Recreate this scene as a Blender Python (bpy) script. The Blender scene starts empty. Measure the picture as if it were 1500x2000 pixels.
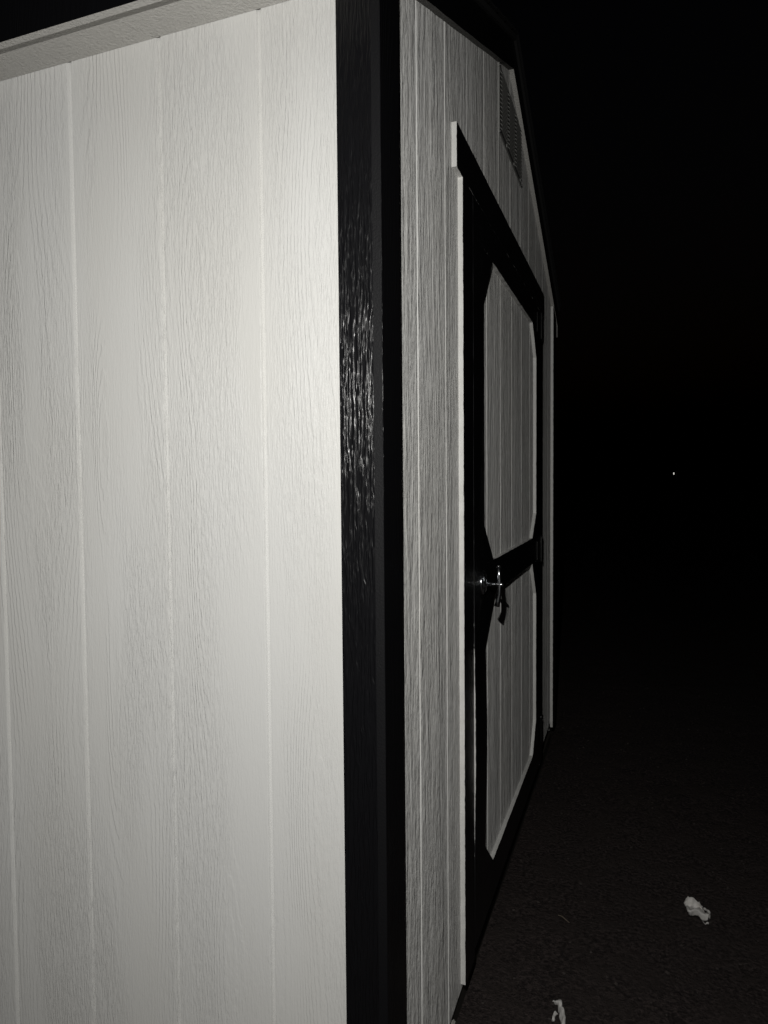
import bpy, bmesh, math, random
from mathutils import Matrix, Vector
from mathutils import noise as mnoise

scene = bpy.context.scene
col = scene.collection
rng = random.Random(7)

# ------------------------------------------------------------------ camera
H = 1.30                                   # eye height over the ground
CX, CY = 0.3957, -1.0480
YAW, PIT, ROL, FPX = 0.3525, 0.0415, -0.0083, 1346.68
fw = Vector((-math.sin(YAW) * math.cos(PIT), math.cos(YAW) * math.cos(PIT), -math.sin(PIT)))
r0 = Vector((math.cos(YAW), math.sin(YAW), 0))
u0 = r0.cross(fw)
rt = r0 * math.cos(ROL) + u0 * math.sin(ROL)
up = -r0 * math.sin(ROL) + u0 * math.cos(ROL)
cd = bpy.data.cameras.new('camera')
cam = bpy.data.objects.new('camera', cd)
col.objects.link(cam)
cam.matrix_world = Matrix((
    (rt.x, up.x, -fw.x, CX), (rt.y, up.y, -fw.y, CY), (rt.z, up.z, -fw.z, H), (0, 0, 0, 1)))
cd.sensor_fit = 'VERTICAL'
cd.sensor_height = 36.0
cd.lens = 36.0 * FPX / 2000.0
cd.clip_start = 0.02
cd.clip_end = 400
scene.camera = cam

# ------------------------------------------------------------------ night sky
world = bpy.data.worlds.new('World')
scene.world = world
world.use_nodes = True
wn = world.node_tree
bg = wn.nodes['Background']
sky = wn.nodes.new('ShaderNodeTexSky')
sky.sky_type = 'NISHITA'
sky.sun_disc = False
sky.sun_elevation = math.radians(-3)
sky.sun_rotation = math.radians(200)
wn.links.new(sky.outputs['Color'], bg.inputs['Color'])
bg.inputs['Strength'].default_value = 0.012

# ------------------------------------------------------------------ the hand-held torch
ld = bpy.data.lights.new('torch_light', 'SPOT')
ld.energy = 62
ld.color = (1.0, 0.985, 0.95)
ld.shadow_soft_size = 0.007
ld.spot_size = math.radians(160)
ld.spot_blend = 1.0
torch = bpy.data.objects.new('torch_light', ld)
col.objects.link(torch)
torch.location = (CX - 0.067, CY, H + 0.280)
torch.rotation_euler = (Vector((-0.22, 0.30, H - 0.28)) - torch.location).to_track_quat('-Z', 'Y').to_euler()

scene.view_settings.view_transform = 'Standard'
scene.view_settings.look = 'None'
scene.view_settings.exposure = 0
scene.view_settings.gamma = 1
scene.view_settings.use_curve_mapping = False
scene.cycles.max_bounces = 6
scene.cycles.sample_clamp_indirect = 4.0


# ------------------------------------------------------------------ materials
class NT:
    def __init__(self, name):
        self.m = bpy.data.materials.new(name)
        self.m.use_nodes = True
        self.t = self.m.node_tree
        self.b = self.t.nodes['Principled BSDF']

    def n(self, typ, **kw):
        nd = self.t.nodes.new(typ)
        for k, v in kw.items():
            setattr(nd, k, v)
        return nd

    def put(self, sock, v):
        if isinstance(v, (int, float, tuple)):
            sock.default_value = v
        else:
            self.t.links.new(v, sock)

    def math(self, op, a, b=0.0, c=0.0, clamp=False):
        nd = self.n('ShaderNodeMath', operation=op, use_clamp=clamp)
        for i, v in enumerate((a, b, c)):
            self.put(nd.inputs[i], v)
        return nd.outputs[0]

    def vec(self, x, y, z=0.0):
        nd = self.n('ShaderNodeCombineXYZ')
        for i, v in enumerate((x, y, z)):
            self.put(nd.inputs[i], v)
        return nd.outputs[0]

    def noise(self, vec, scale=1.0, detail=2.0, rough=0.5, dist=0.0):
        nd = self.n('ShaderNodeTexNoise')
        self.put(nd.inputs['Vector'], vec)
        nd.inputs['Scale'].default_value = scale
        nd.inputs['Detail'].default_value = detail
        nd.inputs['Roughness'].default_value = rough
        nd.inputs['Distortion'].default_value = dist
        return nd.outputs['Fac']

    def ramp(self, v, stops):
        nd = self.n('ShaderNodeValToRGB')
        self.put(nd.inputs['Fac'], v)
        el = nd.color_ramp.elements
        while len(el) < len(stops):
            el.new(0.5)
        for e, (p, c) in zip(el, stops):
            e.position = p
            e.color = c if isinstance(c, tuple) else (c, c, c, 1)
        return nd.outputs['Color']

    def smooth(self, v, a, b, c=0.0, d=1.0):
        nd = self.n('ShaderNodeMapRange', interpolation_type='SMOOTHSTEP')
        self.put(nd.inputs['Value'], v)
        for k, q in zip(('From Min', 'From Max', 'To Min', 'To Max'), (a, b, c, d)):
            nd.inputs[k].default_value = q
        return nd.outputs['Result']

    def mix(self, f, a, b):
        nd = self.n('ShaderNodeMix', data_type='RGBA')
        self.put(nd.inputs[0], f)
        self.put(nd.inputs[6], a)
        self.put(nd.inputs[7], b)
        return nd.outputs[2]

    def pos(self):
        g = self.n('ShaderNodeNewGeometry')
        s = self.n('ShaderNodeSeparateXYZ')
        self.t.links.new(g.outputs['Position'], s.inputs[0])
        return g.outputs['Position'], s.outputs[0], s.outputs[1], s.outputs[2]

    def bump(self, h, dist, strength=1.0):
        nd = self.n('ShaderNodeBump')
        nd.inputs['Strength'].default_value = strength
        nd.inputs['Distance'].default_value = dist
        self.put(nd.inputs['Height'], h)
        self.t.links.new(nd.outputs['Normal'], self.b.inputs['Normal'])

    def setp(self, base=None, rough=None, metal=None, spec=None, droug=None):
        if base is not None:
            self.put(self.b.inputs['Base Color'], base)
        if rough is not None:
            self.put(self.b.inputs['Roughness'], rough)
        if metal is not None:
            self.b.inputs['Metallic'].default_value = metal
        if droug is not None:
            self.b.inputs['Diffuse Roughness'].default_value = droug
        if spec is not None:
            self.b.inputs['Specular IOR Level'].default_value = spec
        return self.m


def rgb(r, g, b):
    return (r, g, b, 1.0)


def grain_height(t, off, figure=1.0, fine=1.0, ledge=1.0, hearts=(), tz=20.0):
    """embossed cedar grain: ledges that follow contour lines of a tall noise, plus fine upright ticks"""
    p, x, y, z = t.pos()
    u = t.math('ADD', t.math('ADD', x, y), off)
    ragged = t.noise(t.vec(t.math('MULTIPLY', u, 150.0), t.math('MULTIPLY', z, 45.0), off), 1.0, 2.0)
    field = t.noise(t.vec(t.math('MULTIPLY', u, 7.0), t.math('MULTIPLY', z, 0.95), off * 3.1), 1.0, 1.5, 0.4)
    f = t.math('MULTIPLY', field, 36.0 * figure)
    f = t.math('ADD', f, t.math('MULTIPLY', u, 62.0))
    wl = None
    for (uc, zc, wu, wz_, amp) in hearts:      # tall nested ovals, where the panel was cast from flat-sawn boards
        a_ = t.math('DIVIDE', t.math('SUBTRACT', u, uc + off), wu)
        b_ = t.math('DIVIDE', t.math('SUBTRACT', z, zc), wz_)
        g_ = t.math('EXPONENT', t.math('MULTIPLY', t.math('ADD', t.math('MULTIPLY', a_, a_), t.math('MULTIPLY', b_, b_)), -1.0))
        f = t.math('ADD', f, t.math('MULTIPLY', g_, amp))
        wl = g_ if wl is None else t.math('MAXIMUM', wl, g_)
    f = t.math('ADD', f, t.math('MULTIPLY', ragged, 0.85))
    fr = t.math('FRACT', f)
    led = t.ramp(fr, [(0.0, 0.0), (0.24, 1.0), (0.62, 0.42), (1.0, 0.0)])
    where = t.smooth(t.noise(t.vec(t.math('MULTIPLY', u, 13.0), t.math('MULTIPLY', z, 2.2), off + 5.0), 1.0, 2.0), 0.40, 0.68)
    if wl is not None:
        where = t.math('MAXIMUM', where, t.smooth(wl, 0.12, 0.5))
    tick = t.noise(t.vec(t.math('MULTIPLY', u, 330.0), t.math('MULTIPLY', z, tz), off + 2.0), 1.0, 3.0, 0.6)
    tick = t.smooth(tick, 0.36, 0.66)
    tw = t.smooth(t.noise(t.vec(t.math('MULTIPLY', u, 9.0), t.math('MULTIPLY', z, 1.3), off + 9.0), 1.0, 2.0), 0.36, 0.62, 0.25, 1.0)
    pit = t.noise(t.vec(t.math('MULTIPLY', u, 420.0), t.math('MULTIPLY', z, 150.0), off), 1.0, 2.0)
    a = t.math('MULTIPLY', t.math('MULTIPLY', led, where), 1.0 * ledge)
    b = t.math('MULTIPLY', t.math('MULTIPLY', tick, tw), 0.55 * fine)
    h = t.math('ADD', t.math('ADD', a, b), t.math('MULTIPLY', pit, 0.18 * fine))
    return h, u, z


HEARTS = [(-0.350, H + 0.33, 0.030, 0.30, 5.0), (-0.345, H - 0.22, 0.026, 0.26, 4.5), (-0.115, H + 0.30, 0.045, 0.34, 4.0),
          (-0.130, H - 0.55, 0.040, 0.22, 4.0), (-0.560, H + 0.10, 0.020, 0.20, 4.0), (-0.545, H - 0.45, 0.018, 0.25, 3.5),
          (-0.300, H - 0.85, 0.035, 0.20, 4.0), (-0.770, H + 0.25, 0.024, 0.30, 4.0)]


def mat_siding(name, off, fine=1.0, ledge=1.0, dist=0.0011):
    t = NT(name)
    h, u, z = grain_height(t, off, 0.55, fine, ledge, HEARTS, 34.0)
    t.bump(h, dist)
    tone = t.noise(t.vec(t.math('MULTIPLY', u, 3.0), t.math('MULTIPLY', z, 1.2), off), 1.0, 3.0)
    c = t.mix(t.smooth(tone, 0.3, 0.7), rgb(0.695, 0.690, 0.665), rgb(0.73, 0.73, 0.715))
    return t.setp(c, 0.36, spec=0.24, droug=0.45)


def mat_black(name, off, dist=0.0012, rough=0.27):
    t = NT(name)
    h, u, z = grain_height(t, off, 0.8, 1.0, 1.0)
    t.bump(h, dist)
    return t.setp(rgb(0.006, 0.006, 0.007), rough, spec=0.45)


def mat_edge(name, axis, at, bowed=False):
    """white priming coat on the sawn edge, the black roller coat lapping raggedly over its outer arris"""
    t = NT(name)
    p, x, y, z = t.pos()
    c = {'x': x, 'y': y}[axis]
    n1 = t.noise(t.vec(t.math('MULTIPLY', z, 38.0), t.math('MULTIPLY', y, 38.0), 3.0), 1.0, 4.0, 0.65)
    if bowed:      # the paint line follows the arris of the bowed stile
        q = t.math('DIVIDE', t.math('ADD', z, 0.66 - H), 0.26)
        at = t.math('ADD', at, t.math('MULTIPLY', t.math('EXPONENT', t.math('MULTIPLY', t.math('MULTIPLY', q, q), -1.0)), 0.0050))
    lim = t.math('ADD', at, t.math('MULTIPLY', t.math('SUBTRACT', n1, 0.5), 0.0056))
    d = t.math('SUBTRACT', c, lim)
    black = t.smooth(d, -0.0002, 0.0003)
    t.bump(t.noise(p, 420.0, 3.0, 0.6), 0.0004)
    grime = t.noise(p, 34.0, 4.0, 0.6)
    w = t.mix(t.smooth(grime, 0.35, 0.75), rgb(0.86, 0.855, 0.83), rgb(0.80, 0.79, 0.76))
    return t.setp(t.mix(black, w, rgb(0.010, 0.010, 0.011)), 0.55)


def mat_rough(name, base, rough, scale, dist, vary=0.12):
    t = NT(name)
    p, x, y, z = t.pos()
    t.bump(t.noise(p, scale, 4.0, 0.65), dist)
    n = t.noise(p, scale * 0.07, 4.0, 0.6)
    k = 1.0 - vary
    c = t.mix(n, rgb(base[0] * k, base[1] * k, base[2] * k), rgb(base[0] / k, base[1] / k, base[2] / k))
    return t.setp(c, rough)


M_SIDE = mat_siding('off_white_siding_paint', 0.37, 1.5, 0.70, 0.0012)


def mat_gable(name, off):
    """the same panel seen edge-on: coarser upright streaks of relief carry the look"""
    t = NT(name)
    h, u, z = grain_height(t, off, 1.0, 0.6, 0.5)
    st = t.noise(t.vec(t.math('MULTIPLY', u, 15.0), t.math('MULTIPLY', z, 0.9), off), 1.0, 7.0, 0.60)
    st2 = t.noise(t.vec(t.math('MULTIPLY', u, 70.0), t.math('MULTIPLY', z, 9.0), off + 3.0), 1.0, 4.0, 0.6)
    st3 = t.noise(t.vec(t.math('MULTIPLY', u, 60.0), t.math('MULTIPLY', z, 38.0), off + 6.0), 1.0, 3.0, 0.65)
    near = t.noise(t.vec(t.math('MULTIPLY', u, 11.0), t.math('MULTIPLY', z, 1.0), off + 8.0), 1.0, 2.0)
    st3 = t.math('MULTIPLY', st3, t.smooth(near, 0.3, 0.65, 0.35, 1.0))
    hh = t.math('ADD', t.math('MULTIPLY', h, 0.12), t.math('ADD', st, t.math('ADD', t.math('MULTIPLY', st2, 0.60), t.math('MULTIPLY', st3, 0.42))))
    t.bump(hh, 0.0125)
    tone = t.noise(t.vec(t.math('MULTIPLY', u, 3.0), t.math('MULTIPLY', z, 1.2), off), 1.0, 3.0)
    c = t.mix(t.smooth(tone, 0.3, 0.7), rgb(0.695, 0.690, 0.665), rgb(0.73, 0.73, 0.715))
    streak_shade = t.noise(t.vec(t.math('MULTIPLY', u, 75.0), t.math('MULTIPLY', z, 13.0), off + 11.0), 1.0, 5.0, 0.7)
    gn = t.n('ShaderNodeNewGeometry')
    sx = t.n('ShaderNodeSeparateXYZ')
    t.t.links.new(gn.outputs['True Normal'], sx.inputs[0])
    flat = t.smooth(sx.outputs[0], 0.80, 0.95)          # painted shade only on the board faces, so the cut grooves stay bright
    c = t.mix(t.math('MULTIPLY', flat, t.smooth(streak_shade, 0.62, 0.40, 0.0, 0.55)), c, rgb(0.44, 0.435, 0.42))      # shading of the grain relief, painted into the colour as dark streaks
    return t.setp(c, 0.45, spec=0.35, droug=0.55)


M_GABLE = mat_gable('off_white_gable_paint', 4.13)
M_DOOR = mat_gable('off_white_door_paint', 7.71)
M_BLACK = mat_black('black_trim_paint', 11.3, 0.0007, 0.30)


def mat_corner():
    """glossy black paint over upright embossed dashes"""
    t = NT('black_corner_paint')
    p, x, y, z = t.pos()
    u = t.math('ADD', x, y)
    wob = t.math('MULTIPLY', t.noise(t.vec(t.math('MULTIPLY', u, 60.0), t.math('MULTIPLY', z, 14.0), 4.0), 1.0, 2.0), 0.010)
    d = t.noise(t.vec(t.math('MULTIPLY', t.math('ADD', u, wob), 230.0), t.math('MULTIPLY', z, 15.0), 1.0), 1.0, 2.0, 0.55)
    d = t.smooth(d, 0.41, 0.60)
    t.bump(d, 0.0010)
    return t.setp(rgb(0.006, 0.006, 0.007), 0.29, spec=0.42)


M_CORNER = mat_corner()
M_EDGE = mat_edge('white_trim_edge', 'x', 0.0117)
M_EDGE_STILE = mat_edge('white_stile_edge', 'x', 0.0102, True)
M_CUT = mat_rough('black_cut_edge', (0.004, 0.004, 0.005), 0.6, 260.0, 0.0006)
M_CUT.node_tree.nodes['Principled BSDF'].inputs['Specular IOR Level'].default_value = 0.3
M_SOFFIT = mat_rough('white_soffit_paint', (0.70, 0.685, 0.65), 0.55, 190.0, 0.0034, 0.06)
M_RAKE = mat_rough('shade_toned_white_edge', (0.20, 0.195, 0.185), 0.6, 260.0, 0.0012, 0.25)  # white edge coloured darker, carrying the shade under the near rake
M_TIMBER = mat_rough('dark_treated_timber', (0.035, 0.030, 0.024), 0.8, 120.0, 0.002, 0.3)
M_SHINGLE = mat_rough('dark_shingle', (0.003, 0.003, 0.004), 0.9, 300.0, 0.002, 0.3)
M_VENT = mat_rough('white_vent_metal', (0.42, 0.42, 0.40), 0.5, 200.0, 0.0003)
M_BLOCK = mat_rough('pale_concrete', (0.38, 0.37, 0.34), 0.9, 150.0, 0.002)
M_DARK = mat_rough('dark_inside', (0.012, 0.012, 0.012), 0.9, 60.0, 0.001)
M_HINGE = mat_rough('black_hinge_metal', (0.012, 0.012, 0.012), 0.3, 300.0, 0.0003)
M_HINGE.node_tree.nodes['Principled BSDF'].inputs['Metallic'].default_value = 0.3
_t = NT('chrome')
M_CHROME = _t.setp(rgb(0.75, 0.77, 0.80), 0.22, 1.0)
_t = NT('screw_metal')
M_SCREW = _t.setp(rgb(0.7, 0.7, 0.7), 0.3, 1.0)


def mat_ground():
    t = NT('dark_soil')
    p, x, y, z = t.pos()
    a = t.noise(p, 90.0, 5.0, 0.7)
    b = t.noise(p, 9.0, 4.0, 0.6)
    h = t.math('ADD', a, t.math('MULTIPLY', b, 1.5))
    t.bump(h, 0.012)
    c = t.mix(t.smooth(a, 0.35, 0.7), rgb(0.020, 0.0160, 0.0156), rgb(0.092, 0.073, 0.069))
    c = t.mix(t.smooth(b, 0.4, 0.7), c, rgb(0.050, 0.040, 0.037))
    return t.setp(c, 0.95, spec=0.2)


def mat_paper(name, c1, c2):
    t = NT(name)
    p, x, y, z = t.pos()
    n = t.noise(p, 70.0, 4.0, 0.6)
    t.bump(t.noise(p, 160.0, 4.0, 0.6), 0.0015)
    return t.setp(t.mix(t.smooth(n, 0.35, 0.65), c1, c2), 0.7)


# ------------------------------------------------------------------ mesh helpers
def link(name, verts, faces, mats, parent=None, fmat=None, smooth=False):
    me = bpy.data.meshes.new(name)
    me.from_pydata([tuple(v) for v in verts], [], faces)
    bm = bmesh.new()
    bm.from_mesh(me)
    bmesh.ops.recalc_face_normals(bm, faces=bm.faces[:])
    bm.to_mesh(me)
    bm.free()
    for m in (mats if isinstance(mats, (list, tuple)) else [mats]):
        me.materials.append(m)
    if fmat:
        for pl, k in zip(me.polygons, fmat):
            pl.material_index = k
    if smooth:
        for pl in me.polygons:
            pl.use_smooth = True
    o = bpy.data.objects.new(name, me)
    col.objects.link(o)
    if parent:
        o.parent = parent
    return o


def empty(name, parent=None, loc=(0, 0, 0)):
    o = bpy.data.objects.new(name, None)
    o.empty_display_size = 0.1
    o.location = loc
    col.objects.link(o)
    if parent:
        o.parent = parent
    return o


def tag(o, label=None, cat=None, group=None, kind=None):
    for k, v in (('label', label), ('category', cat), ('group', group), ('kind', kind)):
        if v:
            o[k] = v
    return o


def box_vf(a, b):
    (x0, y0, z0), (x1, y1, z1) = a, b
    v = [(x0, y0, z0), (x1, y0, z0), (x1, y1, z0), (x0, y1, z0), (x0, y0, z1), (x1, y0, z1), (x1, y1, z1), (x0, y1, z1)]
    f = [(0, 3, 2, 1), (4, 5, 6, 7), (0, 1, 5, 4), (1, 2, 6, 5), (2, 3, 7, 6), (3, 0, 4, 7)]
    return v, f


def box(name, a, b, mats, parent=None, fmat=None, bev=0.0):
    v, f = box_vf(a, b)
    o = link(name, v, f, mats, parent, fmat)
    if bev:
        bm = bmesh.new()
        bm.from_mesh(o.data)
        bmesh.ops.bevel(bm, geom=bm.edges[:], offset=bev, segments=2, affect='EDGES')
        bm.to_mesh(o.data)
        bm.free()
    return o


def cyl_vf(p0, p1, r0_, r1_=None, n=16):
    r1_ = r0_ if r1_ is None else r1_
    p0, p1 = Vector(p0), Vector(p1)
    ax = (p1 - p0).normalized()
    s = ax.orthogonal().normalized()
    q = ax.cross(s)
    v, f = [], []
    for p, r in ((p0, r0_), (p1, r1_)):
        for i in range(n):
            a = 2 * math.pi * i / n
            v.append(p + (s * math.cos(a) + q * math.sin(a)) * r)
    for i in range(n):
        j = (i + 1) % n
        f.append((i, j, n + j, n + i))
    f.append(tuple(range(n))[::-1])
    f.append(tuple(range(n, 2 * n)))
    return v, f


def tube_vf(pts, rad, n=12):
    v, f = [], []
    pts = [Vector(p) for p in pts]
    for k, p in enumerate(pts):
        d = (pts[min(k + 1, len(pts) - 1)] - pts[max(k - 1, 0)]).normalized()
        s = Vector((0, 1, 0)) if abs(d.y) < 0.9 else Vector((1, 0, 0))
        s = (s - d * s.dot(d)).normalized()
        q = d.cross(s)
        r = rad[k] if isinstance(rad, (list, tuple)) else rad
        for i in range(n):
            a = 2 * math.pi * i / n
            v.append(p + (s * math.cos(a) + q * math.sin(a)) * r)
    for k in range(len(pts) - 1):
        for i in range(n):
            j = (i + 1) % n
            f.append((k * n + i, k * n + j, (k + 1) * n + j, (k + 1) * n + i))
    f.append(tuple(range(n))[::-1])
    f.append(tuple(range((len(pts) - 1) * n, len(pts) * n)))
    return v, f


def join(*parts):
    v, f = [], []
    for pv, pf in parts:
        k = len(v)
        v += [tuple(q) for q in pv]
        f += [tuple(i + k for i in q) for q in pf]
    return v, f


def outline(pts, step=0.03, jit=0.0010):
    """a polygon with its edges cut into short lengths that wander a little, as sawn and painted edges do"""
    out = []
    n = len(pts)
    for i in range(n):
        a, b = Vector(pts[i]), Vector(pts[(i + 1) % n])
        L = (b - a).length
        k = max(1, int(L / step))
        nrm = Vector((b.y - a.y, a.x - b.x)) / max(L, 1e-6)
        for j in range(k):
            p = a.lerp(b, j / k)
            if j:
                p = p + nrm * rng.uniform(-jit, jit)
            out.append(p)
    return out


def plate(name, pts, x0, x1, mats, parent, bow=None, arris=0.0007, step=0.03, jit=0.0010):
    """a board lying on the gable wall: outline in (y, z), thickness from x0 out to x1; face mats[0], sawn edges mats[1]"""
    o2 = outline(pts, step, jit)
    cen = sum(o2, Vector((0, 0))) / len(o2)
    n = len(o2)
    bw = bow or (lambda z: 0.0)
    ins = []
    for i in range(n):
        a, b, c = o2[i - 1], o2[i], o2[(i + 1) % n]
        d1, d2 = (b - a).normalized(), (c - b).normalized()
        m = (Vector((d1.y, -d1.x)) + Vector((d2.y, -d2.x)))
        m = m.normalized() if m.length > 1e-6 else Vector((0, 0))
        if m.dot(b - cen) < 0:
            m = -m
        ins.append(b - m * arris)
    v = [(x0, p.x, H + p.y) for p in o2]
    v += [(x1 - arris + bw(p.y), p.x, H + p.y) for p in o2]
    v += [(x1 + bw(p.y), p.x, H + p.y) for p in ins]
    f, fm = [tuple(range(n))], [1]
    for i in range(n):
        j = (i + 1) % n
        f.append((i, j, n + j, n + i)); fm.append(1)
        f.append((n + i, n + j, 2 * n + j, 2 * n + i)); fm.append(0)
    f.append(tuple(range(2 * n, 3 * n))); fm.append(0)
    return link(name, v, f, mats, parent, fm)


GD = 0.0058      # groove depth


def siding_board(s0, s1, zb, zt, wall, mat, parent, left_gap=None, right_gap=None, base=0.0):
    """one board of the grooved panel: half a groove at either edge. wall 'side': s runs along x, 'gable': along y.
    zb, zt: functions of s or numbers."""
    fb = zb if callable(zb) else (lambda s: zb)
    ft = zt if callable(zt) else (lambda s: zt)
    g0, g1, gd = 0.0032, 0.0054, GD
    if left_gap is None:
        prof = [(s0, -gd), (s0 + g0, -gd), (s0 + g1 - 0.0006, -0.0006), (s0 + g1 + 0.0006, 0.0)]
    else:
        prof = [(s0 + left_gap, -0.0012), (s0 + left_gap + 0.0012, 0.0)]
    k = 3
    inner = [s0 + (s1 - s0) * j / (k + 1) for j in range(1, k + 1)]
    if s0 < 1.22 < s1:
        inner = sorted(inner + [1.22])
    prof += [(s, 0.0) for s in inner]
    if right_gap is None:
        prof += [(s1 - g1 - 0.0006, 0.0), (s1 - g1 + 0.0006, -0.0006), (s1 - g0, -gd), (s1, -gd)]
    else:
        prof += [(s1 - right_gap - 0.0012, 0.0), (s1 - right_gap, -0.0012)]
    n = len(prof)
    back = -0.011

    def P(s, d, z):
        return (s, -(d + base), H + z) if wall == 'side' else (d + base, s, H + z)
    rows = [[fb(s), ft(s)] for s, d in prof]
    v = []
    for (s, d), (a, b) in zip(prof, rows):
        v += [P(s, d, a), P(s, d, b), P(s, back, a), P(s, back, b)]
    f = []
    for i in range(n - 1):
        a, b = 4 * i, 4 * (i + 1)
        f += [(a, b, b + 1, a + 1), (a + 2, a + 3, b + 3, b + 2), (a, a + 2, b + 2, b), (a + 1, b + 1, b + 3, a + 3)]
    e = 4 * (n - 1)
    f += [(0, 1, 3, 2), (e, e + 2, e + 3, e + 1)]
    return link('siding_board', v, f, mat, parent)


# ------------------------------------------------------------------ ground
def axis_vals():
    a = [-60, -40, -25, -15, -10, -6, -4, -3]
    a += [-2.4 + 0.06 * i for i in range(int(6.4 / 0.06))]
    a += [4.6, 6, 8, 11, 15, 22, 32, 45, 65, 90]
    return a


gv = axis_vals()
ng = len(gv)
verts = []
for yy in gv:
    for xx in gv:
        w = 1.0 if (-2.4 < xx < 4.1 and -2.4 < yy < 4.1) else 0.0
        z = w * (mnoise.noise(Vector((xx * 1.6, yy * 1.6, 0.3))) * 0.012 + mnoise.noise(Vector((xx * 7, yy * 7, 2.3))) * 0.005)
        verts.append((xx, yy, z))
faces = [(j * ng + i, j * ng + i + 1, (j + 1) * ng + i + 1, (j + 1) * ng + i) for j in range(ng - 1) for i in range(ng - 1)]
ground = link('ground', verts, faces, mat_ground(), None, None, True)
tag(ground, 'dark bare soil ground in front of the shed', None, None, 'structure')


def gz(x, y):
    return mnoise.noise(Vector((x * 1.6, y * 1.6, 0.3))) * 0.012 + mnoise.noise(Vector((x * 7, y * 7, 2.3))) * 0.005


# ------------------------------------------------------------------ the shed
W = 2.44            # gable width
LEN = 3.05
ZE = 0.797          # soffit height over the eye
SL = 0.4166
BOT = lambda s: -1.252 + 0.031 * s


def roofline(y):
    return 0.811 + SL * min(y, W - y)


shed = empty('shed')
tag(shed, 'white grooved panel shed with black trim boards and a wide black framed door', 'shed')

# long side wall, one board per groove pitch
S = 0.2032
edges = [0.0, -0.2078]
while edges[-1] > -LEN + S:
    edges.append(edges[-1] - S)
edges.append(-LEN)
for i in range(len(edges) - 1):
    siding_board(edges[i + 1], edges[i], -1.245, ZE + 0.006, 'side', M_SIDE, shed, None, 0.0 if i == 0 else None)

# gable wall boards
ye = [0.2226 + S * k for k in range(11)]
ys = [0.0] + ye + [W]
top = lambda s: roofline(s) + 0.05
for i in range(len(ys) - 1):
    a, b = ys[i], ys[i + 1]
    lg = 0.0 if i == 0 else (0.0009 if i == 3 else None)
    rg = 0.0009 if i == 2 else (0.0 if i == len(ys) - 2 else None)
    over = a > 0.60 and a < 1.87
    siding_board(a, b, 0.70 if over else BOT, top, 'gable', M_GABLE, shed, lg, rg)
siding_board(1.885, 2.0514, BOT, 0.699, 'gable', M_GABLE, shed, 0.0, None)

# corner trim: near corner (two boards), far corner
v, f = box_vf((-0.0593, -0.0150, H - 1.215), (0.0, 0.0, H + ZE - 0.001))
link('corner_trim', v, f, [M_CORNER], shed)
plate('corner_trim', [(-0.0152, -1.215), (0.0745, -1.215), (0.0745, roofline(0.0745) - 0.002), (-0.0152, 0.795)],
      0.0, 0.0155, [M_BLACK, M_CUT], shed, None, 0.0008, 0.06, 0.0003)
plate('corner_trim', [(2.366, -1.203), (2.4552, -1.203), (2.4552, 0.80), (2.366, roofline(2.366) - 0.002)],
      0.0, 0.0150, [M_BLACK, M_EDGE], shed)

# rake boards along the gable
c = 1.0 / math.sqrt(1 + SL * SL)
wz = 0.092 / c
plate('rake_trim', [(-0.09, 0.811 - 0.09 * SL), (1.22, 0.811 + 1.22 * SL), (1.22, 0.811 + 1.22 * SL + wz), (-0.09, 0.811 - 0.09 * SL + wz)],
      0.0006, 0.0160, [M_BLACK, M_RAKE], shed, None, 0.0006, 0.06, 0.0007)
plate('rake_trim', [(1.2206, 0.811 + 1.2194 * SL), (2.53, 0.811 - 0.09 * SL), (2.53, 0.811 - 0.09 * SL + wz), (1.2206, 0.811 + 1.2194 * SL + wz)],
      0.0006, 0.0160, [M_BLACK, M_SOFFIT], shed, None, 0.0006, 0.06, 0.0007)

# eaves: soffit board, and a fascia that hangs a little lower, its face black
XE = 0.0
box('soffit_board', (-LEN - 0.02, -0.0930, H + ZE), (XE, -0.0006, H + ZE + 0.018), M_SOFFIT, shed)
box('fascia_board', (-LEN - 0.02, -0.1078, H + ZE - 0.0155), (XE, -0.0933, H + ZE + 0.088), [M_SOFFIT, M_BLACK], shed,
    [0, 1, 1, 1, 0, 1])
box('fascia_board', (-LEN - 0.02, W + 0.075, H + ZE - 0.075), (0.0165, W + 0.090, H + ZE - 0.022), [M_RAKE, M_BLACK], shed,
    [0, 1, 0, 1, 1, 1])  # white back face dimmed by the same shade-darkened edge colour
box('soffit_board', (-LEN - 0.02, W + 0.001, H + ZE), (XE, W + 0.0745, H + ZE + 0.018), M_SOFFIT, shed)

# walls out of view and the floor, so the shed is a closed body
box('back_wall', (-LEN - 0.012, 0.012, H - 1.245), (-LEN, W - 0.012, H + 0.80), M_SIDE, shed)
box('far_wall', (-LEN, W - 0.011, H - 1.245), (-0.012, W, H + 0.80), M_SIDE, shed)
box('floor_deck', (-LEN + 0.01, 0.014, H - 1.20), (-0.014, W - 0.014, H - 1.18), M_DARK, shed)
box('rim_joist', (-0.045, -0.004, 0.0 - 0.03), (-0.006, W, H - 1.255), M_TIMBER, shed)
box('rim_joist', (-LEN, 0.004, -0.03), (-0.046, 0.044, H - 1.255), M_TIMBER, shed)
bk = box('foundation_block', (-0.004, 0.458, -0.02), (0.0045, 0.474, 0.046), M_BLOCK, shed, None, 0.003)

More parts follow.
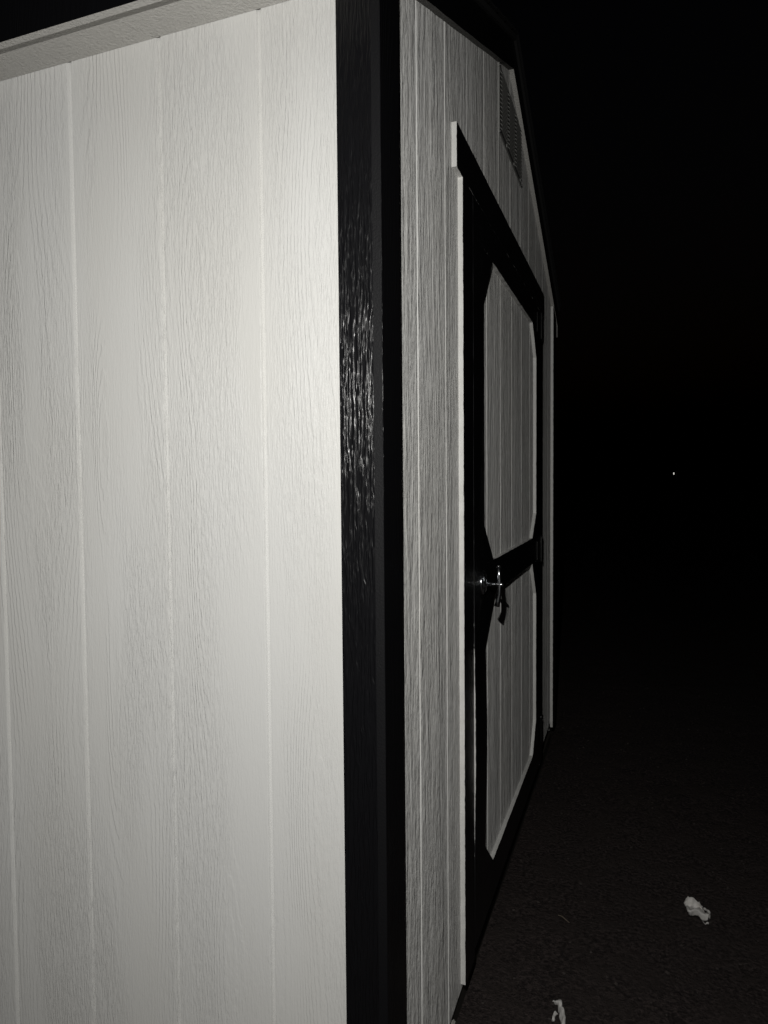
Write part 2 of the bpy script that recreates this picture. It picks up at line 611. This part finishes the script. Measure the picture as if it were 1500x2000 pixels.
# roof: two slopes of overlapping shingle courses, and a ridge cap
def roof_slope(sign):
    v, f = [], []
    n = 11
    y_e = -0.105 if sign > 0 else W + 0.105
    for k in range(n):
        a, b = k / n, (k + 1.15) / n
        b = min(b, 1.0)
        ya, yb = y_e + (1.22 - y_e) * a, y_e + (1.22 - y_e) * b
        za = 0.811 + SL * (min(ya, W - ya)) + wz + 0.010 + 0.004
        zb = 0.811 + SL * (min(yb, W - yb)) + wz + 0.010
        x = -LEN - 0.05
        while x < 0.03:
            w = min(0.305, 0.034 - x)
            j = len(v)
            t = 0.006
            for zo in (0, -t):
                v += [(x, ya, H + za + zo), (x + w - 0.003, ya, H + za + zo), (x + w - 0.003, yb, H + zb + zo), (x, yb, H + zb + zo)]
            f += [(j, j + 1, j + 2, j + 3), (j + 4, j + 7, j + 6, j + 5), (j, j + 4, j + 5, j + 1),
                  (j + 1, j + 5, j + 6, j + 2), (j + 2, j + 6, j + 7, j + 3), (j + 3, j + 7, j + 4, j)]
            x += 0.305
    return v, f


rv, rf = roof_slope(1)
rs = link('roof_shingles', rv, rf, M_SHINGLE, shed)
rs['kind'] = 'stuff'
rv, rf = roof_slope(-1)
rs = link('roof_shingles', rv, rf, M_SHINGLE, shed)
rs['kind'] = 'stuff'
for s in (1, -1):
    y0 = -0.10 if s > 0 else W + 0.10
    pts = [(y0, 0.811 - 0.10 * SL + wz - 0.012), (1.22, 0.811 + 1.22 * SL + wz - 0.012),
           (1.22, 0.811 + 1.22 * SL + wz + 0.004), (y0, 0.811 - 0.10 * SL + wz + 0.004)]
    v = [(x, p[0], H + p[1]) for x in (-LEN - 0.04, 0.024) for p in pts]
    link('roof_deck', v, [(0, 1, 2, 3), (4, 7, 6, 5), (0, 4, 5, 1), (1, 5, 6, 2), (2, 6, 7, 3), (3, 7, 4, 0)], M_DARK, shed)

# ---- door surround
plate('door_header', [(0.485, 0.7065), (2.002, 0.7065), (2.002, 0.805), (0.485, 0.805)], 0.0, 0.0126, [M_BLACK, M_EDGE], shed)
plate('door_casing', [(0.541, -1.218), (0.6415, -1.218), (0.6415, 0.7060), (0.541, 0.7060)], 0.0, 0.0125, [M_BLACK, M_EDGE], shed)
plate('door_casing', [(1.8805, -1.200), (1.962, -1.200), (1.962, 0.7060), (1.8805, 0.7060)], 0.0, 0.0125, [M_BLACK, M_EDGE], shed)

# ---- door
door = empty('door', shed)
door['label'] = 'wide black framed shed door with clipped corner panels and chrome handle'
de = [0.6440, 0.862, 1.0652, 1.2684, 1.4716, 1.6748, 1.8765]
for i in range(6):
    siding_board(de[i], de[i + 1], -1.21, 0.695, 'gable', M_DOOR, door, 0.0 if i == 0 else None, 0.0 if i == 5 else None)
SI, SO = 0.759, 1.776           # inner edges of the stiles


def stile_bow(z):
    return 0.0050 * math.exp(-((z + 0.66) / 0.26) ** 2) + 0.0003


plate('stile', [(0.6440, -1.195), (SI, -1.195), (SI, 0.7057), (0.6440, 0.7057)], 0.0, 0.0125, [M_BLACK, M_EDGE_STILE], door, stile_bow)
plate('stile', [(SO, -1.195), (1.8765, -1.195), (1.8765, 0.7057), (SO, 0.7057)], 0.0, 0.0125, [M_BLACK, M_EDGE], door)
for z0, z1 in ((0.615, 0.7057), (-0.318, -0.2195), (-1.195, -1.087)):
    plate('rail', [(SI + 0.0003, z0), (SO - 0.0003, z0), (SO - 0.0003, z1), (SI + 0.0003, z1)], 0.0, 0.0127, [M_BLACK, M_EDGE], door)
a, b = SI + 0.0003, SO - 0.0003
gus = [
    [(a, 0.6147), (a, 0.474), (a + 0.130, 0.6147)],
    [(b, 0.6147), (b - 0.103, 0.6147), (b, 0.497)],
    [(a, -0.2192), (a + 0.137, -0.2192), (a, -0.105)],
    [(b, -0.2192), (b, -0.125), (b - 0.105, -0.2192)],
    [(a, -0.3183), (a, -0.450), (a + 0.150, -0.3183)],
    [(b, -0.3183), (b - 0.107, -0.3183), (b, -0.452)],
    [(a, -1.0867), (a + 0.122, -1.0867), (a, -0.978)],
    [(b, -1.0867), (b, -0.975), (b - 0.092, -1.0867)],
]
for g in gus:
    plate('corner_brace', g, 0.0, 0.0125, [M_BLACK, M_EDGE], door, None, 0.0006, 0.05, 0.0004)

# ---- T handle on the near stile
HY, HZ = 0.748, -0.268


def lathe_x(prof, y, z, n=28):
    v, f = [], []
    for x, r in prof:
        for i in range(n):
            t = 2 * math.pi * i / n
            v.append((x, y + r * math.cos(t), H + z + r * math.sin(t)))
    for k in range(len(prof) - 1):
        for i in range(n):
            j = (i + 1) % n
            f.append((k * n + i, k * n + j, (k + 1) * n + j, (k + 1) * n + i))
    f.append(tuple(range(n)))
    f.append(tuple(range((len(prof) - 1) * n, len(prof) * n)))
    return v, f


rose = lathe_x([(0.0122, 0.031), (0.0165, 0.031), (0.0195, 0.027), (0.0205, 0.016), (0.024, 0.0145), (0.0265, 0.0105)], HY - 0.004, HZ + 0.004)
shaft = lathe_x([(0.022, 0.0058), (0.060, 0.0055), (0.0665, 0.0048), (0.068, 0.0028)], HY, HZ)
bar_pts = [(0.0545, HY, H - 0.2225), (0.0560, HY, H - 0.2450), (0.0575, HY, H - 0.2680), (0.0565, HY, H - 0.2930), (0.0525, HY + 0.001, H - 0.3130), (0.0495, HY + 0.001, H - 0.3260)]
bar = tube_vf(bar_pts, [0.0058, 0.0052, 0.0058, 0.0056, 0.0062, 0.0074], 14)
cap = tube_vf([(0.0543, HY, H - 0.2185), (0.0545, HY, H - 0.2220)], [0.0040, 0.0050], 14)
hv, hf = join(rose, shaft, bar, cap)
hd = link('door_handle', hv, hf, M_CHROME, door, None, True)
hd['label'] = 'chrome T-shaped handle on a round plate'
for pl in hd.data.polygons:
    if len(pl.vertices) > 4:
        pl.use_smooth = False

# ---- hinges on the far stile
for hz in (0.643, -0.280, -1.045):
    leaf = box_vf((0.0128, 1.790, H + hz - 0.038), (0.0152, 1.872, H + hz + 0.038))
    leaf2 = box_vf((0.0128, 1.884, H + hz - 0.050), (0.0152, 1.957, H + hz + 0.050))
    kn = cyl_vf((0.0185, 1.8785, H + hz - 0.052), (0.0185, 1.8785, H + hz + 0.052), 0.0058)
    pin = cyl_vf((0.0185, 1.8785, H + hz + 0.052), (0.0185, 1.8785, H + hz + 0.057), 0.0075, 0.005)
    scr = [cyl_vf((0.0150, yy, H + hz + zz), (0.0172, yy, H + hz + zz), 0.0045, 0.003, 10) for yy in (1.81, 1.85, 1.925) for zz in (-0.022, 0.022)]
    v, f = join(leaf, leaf2, kn, pin, *scr)
    link('hinge', v, f, M_HINGE, door)

# ---- louvred vent under the ridge
vent = empty('gable_vent', shed)
VY = [1.050, 1.176, 1.310, 1.440]
z0v, z1v = 1.040, 1.243
fr = [box_vf((0.0004, 1.041, H + z0v), (0.0030, 1.452, H + z0v + 0.012)),
      box_vf((0.0004, 1.041, H + z1v - 0.010), (0.0030, 1.400, H + z1v + 0.002))]
for y in VY:
    fr.append(box_vf((0.0005, y - 0.006, H + z0v + 0.0121), (0.0028, y + 0.006, H + z1v - 0.0101)))
v, f = join(*fr)
link('vent_frame', v, f, M_VENT, vent)
bkp = box('vent_backing', (0.0002, 1.045, H + z0v + 0.004), (0.0010, 1.446, H + z1v - 0.004), M_DARK, vent)
lme = None
pitch = 0.0126
for k in range(3):
    ya, yb = VY[k] + 0.0075, VY[k + 1] - 0.0075
    for j in range(14):
        z = z0v + 0.016 + pitch * j
        if lme is None or k != lk:
            lk = k
            v = [(0.0012, ya, 0.0095), (0.0012, yb, 0.0095), (0.0085, yb - 0.004, 0.0015), (0.0085, ya + 0.004, 0.0015),
                 (0.0012, ya, 0.0085), (0.0012, yb, 0.0085), (0.0078, yb - 0.004, 0.0005), (0.0078, ya + 0.004, 0.0005)]
            ff = [(0, 1, 2, 3), (4, 7, 6, 5), (0, 4, 5, 1), (1, 5, 6, 2), (2, 6, 7, 3), (3, 7, 4, 0)]
            lo = link('louver', v, ff, M_VENT, vent)
            lme = lo.data
        else:
            lo = bpy.data.objects.new('louver', lme)
            col.objects.link(lo)
            lo.parent = vent
        lo.location = (0, 0, H + z)
for (yy, zz) in ((1.0445, z0v + 0.006), (1.448, z0v + 0.006), (1.0445, z1v - 0.004)):
    v, f = cyl_vf((0.003, yy, H + zz), (0.0062, yy, H + zz), 0.0042, 0.0028, 10)
    link('screw', v, f, M_SCREW, vent)


# ------------------------------------------------------------------ litter on the ground
M_PAPER = mat_paper('pale_paper', rgb(0.66, 0.64, 0.61), rgb(0.78, 0.76, 0.74))
S1= [[(0.5396, 1.1854, 0.026), (0.5478, 1.202, 0.026), (0.5606, 1.201, 0.026), (0.5738, 1.1865, 0.026), (0.5866, 1.1696, 0.026)], [(0.5365, 1.2037, 0.005), (0.5429, 1.1896, 0.005), (0.5603, 1.1931, 0.005), (0.5784, 1.1887, 0.005), (0.5921, 1.1829, 0.005)], [(0.5439, 1.1388, 0.022), (0.5541, 1.145, 0.022), (0.5709, 1.1457, 0.022), (0.59, 1.1422, 0.022), (0.6021, 1.1388, 0.022)], [(0.5463, 1.1527, 0.004), (0.556, 1.1509, 0.004), (0.5712, 1.1485, 0.004), (0.5873, 1.1414, 0.004), (0.5991, 1.1355, 0.004)]]
S1B= [[(0.59, 1.1776, 0.022), (0.6002, 1.1653, 0.022), (0.6052, 1.1437, 0.022), (0.6047, 1.1231, 0.022)], [(0.5891, 1.1827, 0.014), (0.5981, 1.1727, 0.014), (0.602, 1.1532, 0.014), (0.6015, 1.1326, 0.014)]]
S1C= [[(0.5834, 1.1284, 0.008), (0.5938, 1.1221, 0.008), (0.6018, 1.1199, 0.008)], [(0.5866, 1.1327, 0.003), (0.594, 1.1227, 0.003), (0.6008, 1.1226, 0.003)]]
S2= [[(0.2065, 0.6333, 0.014), (0.2147, 0.6486, 0.014), (0.2246, 0.6486, 0.014), (0.2342, 0.6257, 0.014), (0.2414, 0.6009, 0.014), (0.2474, 0.5621, 0.014)], [(0.2084, 0.6277, 0.016), (0.2157, 0.6391, 0.016), (0.2235, 0.6349, 0.016), (0.2304, 0.6147, 0.016), (0.236, 0.5947, 0.016), (0.2409, 0.5572, 0.016)], [(0.2095, 0.6395, 0.005), (0.2163, 0.6455, 0.005), (0.2197, 0.6361, 0.005), (0.224, 0.6186, 0.005), (0.228, 0.6031, 0.005), (0.2328, 0.5685, 0.005)]]
S2B= [[(0.2191, 0.6075, 0.012), (0.2148, 0.5924, 0.012), (0.212, 0.5748, 0.012)], [(0.2234, 0.6129, 0.004), (0.221, 0.6019, 0.004), (0.2192, 0.5846, 0.004)]]


def patches(name, grids, mat, seed):
    """a torn, folded scrap: each grid is a lofted strip of the same sheet"""
    r = random.Random(seed)
    v, f = [], []
    q = 5
    for g in grids:
        k, m = len(v), (len(g[0]) - 1) * q + 1
        n = (len(g) - 1) * q + 1
        for a_ in range(n):
            i0 = min(a_ // q, len(g) - 2)
            ta = a_ / q - i0
            for b_ in range(m):
                j0 = min(b_ // q, len(g[0]) - 2)
                tb = b_ / q - j0
                p = [g[i0][j0][c_] * (1 - ta) * (1 - tb) + g[i0][j0 + 1][c_] * (1 - ta) * tb +
                     g[i0 + 1][j0][c_] * ta * (1 - tb) + g[i0 + 1][j0 + 1][c_] * ta * tb for c_ in range(3)]
                w = Vector((p[0], p[1], seed * 0.7)) * 75.0
                dx, dy, dz = mnoise.noise(w), mnoise.noise(w + Vector((9, 3, 1))), mnoise.noise(w * 1.3 + Vector((2, 7, 5)))
                fine_ = mnoise.noise(w * 3.1)
                v.append((p[0] + dx * 0.004, p[1] + dy * 0.006, gz(p[0], p[1]) + 0.002 + p[2] + dz * 0.009 + abs(fine_) * 0.004))
        for a_ in range(n - 1):
            for b_ in range(m - 1):
                f.append((k + a_ * m + b_, k + a_ * m + b_ + 1, k + (a_ + 1) * m + b_ + 1, k + (a_ + 1) * m + b_))
    o = link(name, v, f, mat, None, None, True)
    md = o.modifiers.new('thickness', 'SOLIDIFY')
    md.thickness = 0.0005
    return o


o = patches('paper_scrap', [S1, S1B, S1C], M_PAPER, 3)
tag(o, 'crumpled folded pale paper scrap lying alone on the dark soil', 'paper scrap')
o = patches('paper_scrap', [S2, S2B], M_PAPER, 5)
tag(o, 'curled thin pale paper strip on the soil nearest the shed corner', 'paper scrap')
M_TWIG = mat_rough('pale_twig', (0.16, 0.13, 0.10), 0.8, 200.0, 0.001)
v, f = tube_vf([(0.182, 1.008, 0.010), (0.194, 1.001, 0.013), (0.206, 0.991, 0.011), (0.217, 0.984, 0.009)], [0.0012, 0.0016, 0.0014, 0.0008], 7)
tag(link('twig', v, f, M_TWIG), 'thin pale twig lying on the dark soil beside the door', 'twig')

r = random.Random(11)
v, f = [], []
for k in range(2600):
    x = r.uniform(0.02, 2.2)
    y = r.uniform(-0.2, 3.6)
    s = 0.0012 + 0.0045 * r.random() ** 4
    z = gz(x, y) + s * 0.4
    j = len(v)
    for i in range(6):
        d = Vector([(1, 0, 0), (-1, 0, 0), (0, 1, 0), (0, -1, 0), (0, 0, 1), (0, 0, -1)][i]) * s * r.uniform(0.6, 1.3)
        v.append((x + d.x + r.uniform(-.3, .3) * s, y + d.y + r.uniform(-.3, .3) * s, z + d.z * 0.7))
    for a_, b_, c_ in ((0, 2, 4), (2, 1, 4), (1, 3, 4), (3, 0, 4), (2, 0, 5), (1, 2, 5), (3, 1, 5), (0, 3, 5)):
        f.append((j + a_, j + b_, j + c_))
M_PEB = mat_rough('soil_crumbs', (0.05, 0.042, 0.038), 0.95, 200.0, 0.001, 0.45)
tag(link('gravel', v, f, M_PEB), 'fine crumbs and grit scattered over the dark soil', None, None, 'stuff')

# ------------------------------------------------------------------ a lamp far off in the dark
D = 60.0
LX, LY, LZ = CX + 0.04536 * D, CY + D, H + 0.00989 * D
lamp = empty('lamp_post', None, (LX + 0.2, LY + 0.2, 0))
tag(lamp, 'tiny lit white lamp far off in the night beyond the shed', 'lamp post')
v, f = cyl_vf((0, 0, 0), (0, 0, 2.25), 0.045, 0.035, 12)
link('post', v, f, M_TIMBER, lamp)
v, f = tube_vf([(0, 0, 2.22), (-0.08, -0.08, 2.27), (-0.2, -0.2, 2.20)], 0.02, 8)
link('arm', v, f, M_TIMBER, lamp)
lz = LZ
v, f = cyl_vf((-0.2, -0.2, lz + 0.09), (-0.2, -0.2, lz + 0.22), 0.11, 0.04, 14)
link('lamp_hood', v, f, M_HINGE, lamp)
_t = NT('lit_lamp_glass')
_t.b.inputs['Emission Color'].default_value = (1.0, 0.97, 0.9, 1)
_t.b.inputs['Emission Strength'].default_value = 0.8
v, f = tube_vf([(-0.2, -0.2, lz - 0.09), (-0.2, -0.2, lz - 0.05), (-0.2, -0.2, lz + 0.03), (-0.2, -0.2, lz + 0.088)], [0.016, 0.034, 0.038, 0.024], 14)
link('lamp_globe', v, f, _t.setp(rgb(0.8, 0.8, 0.8), 0.3), lamp, None, True)
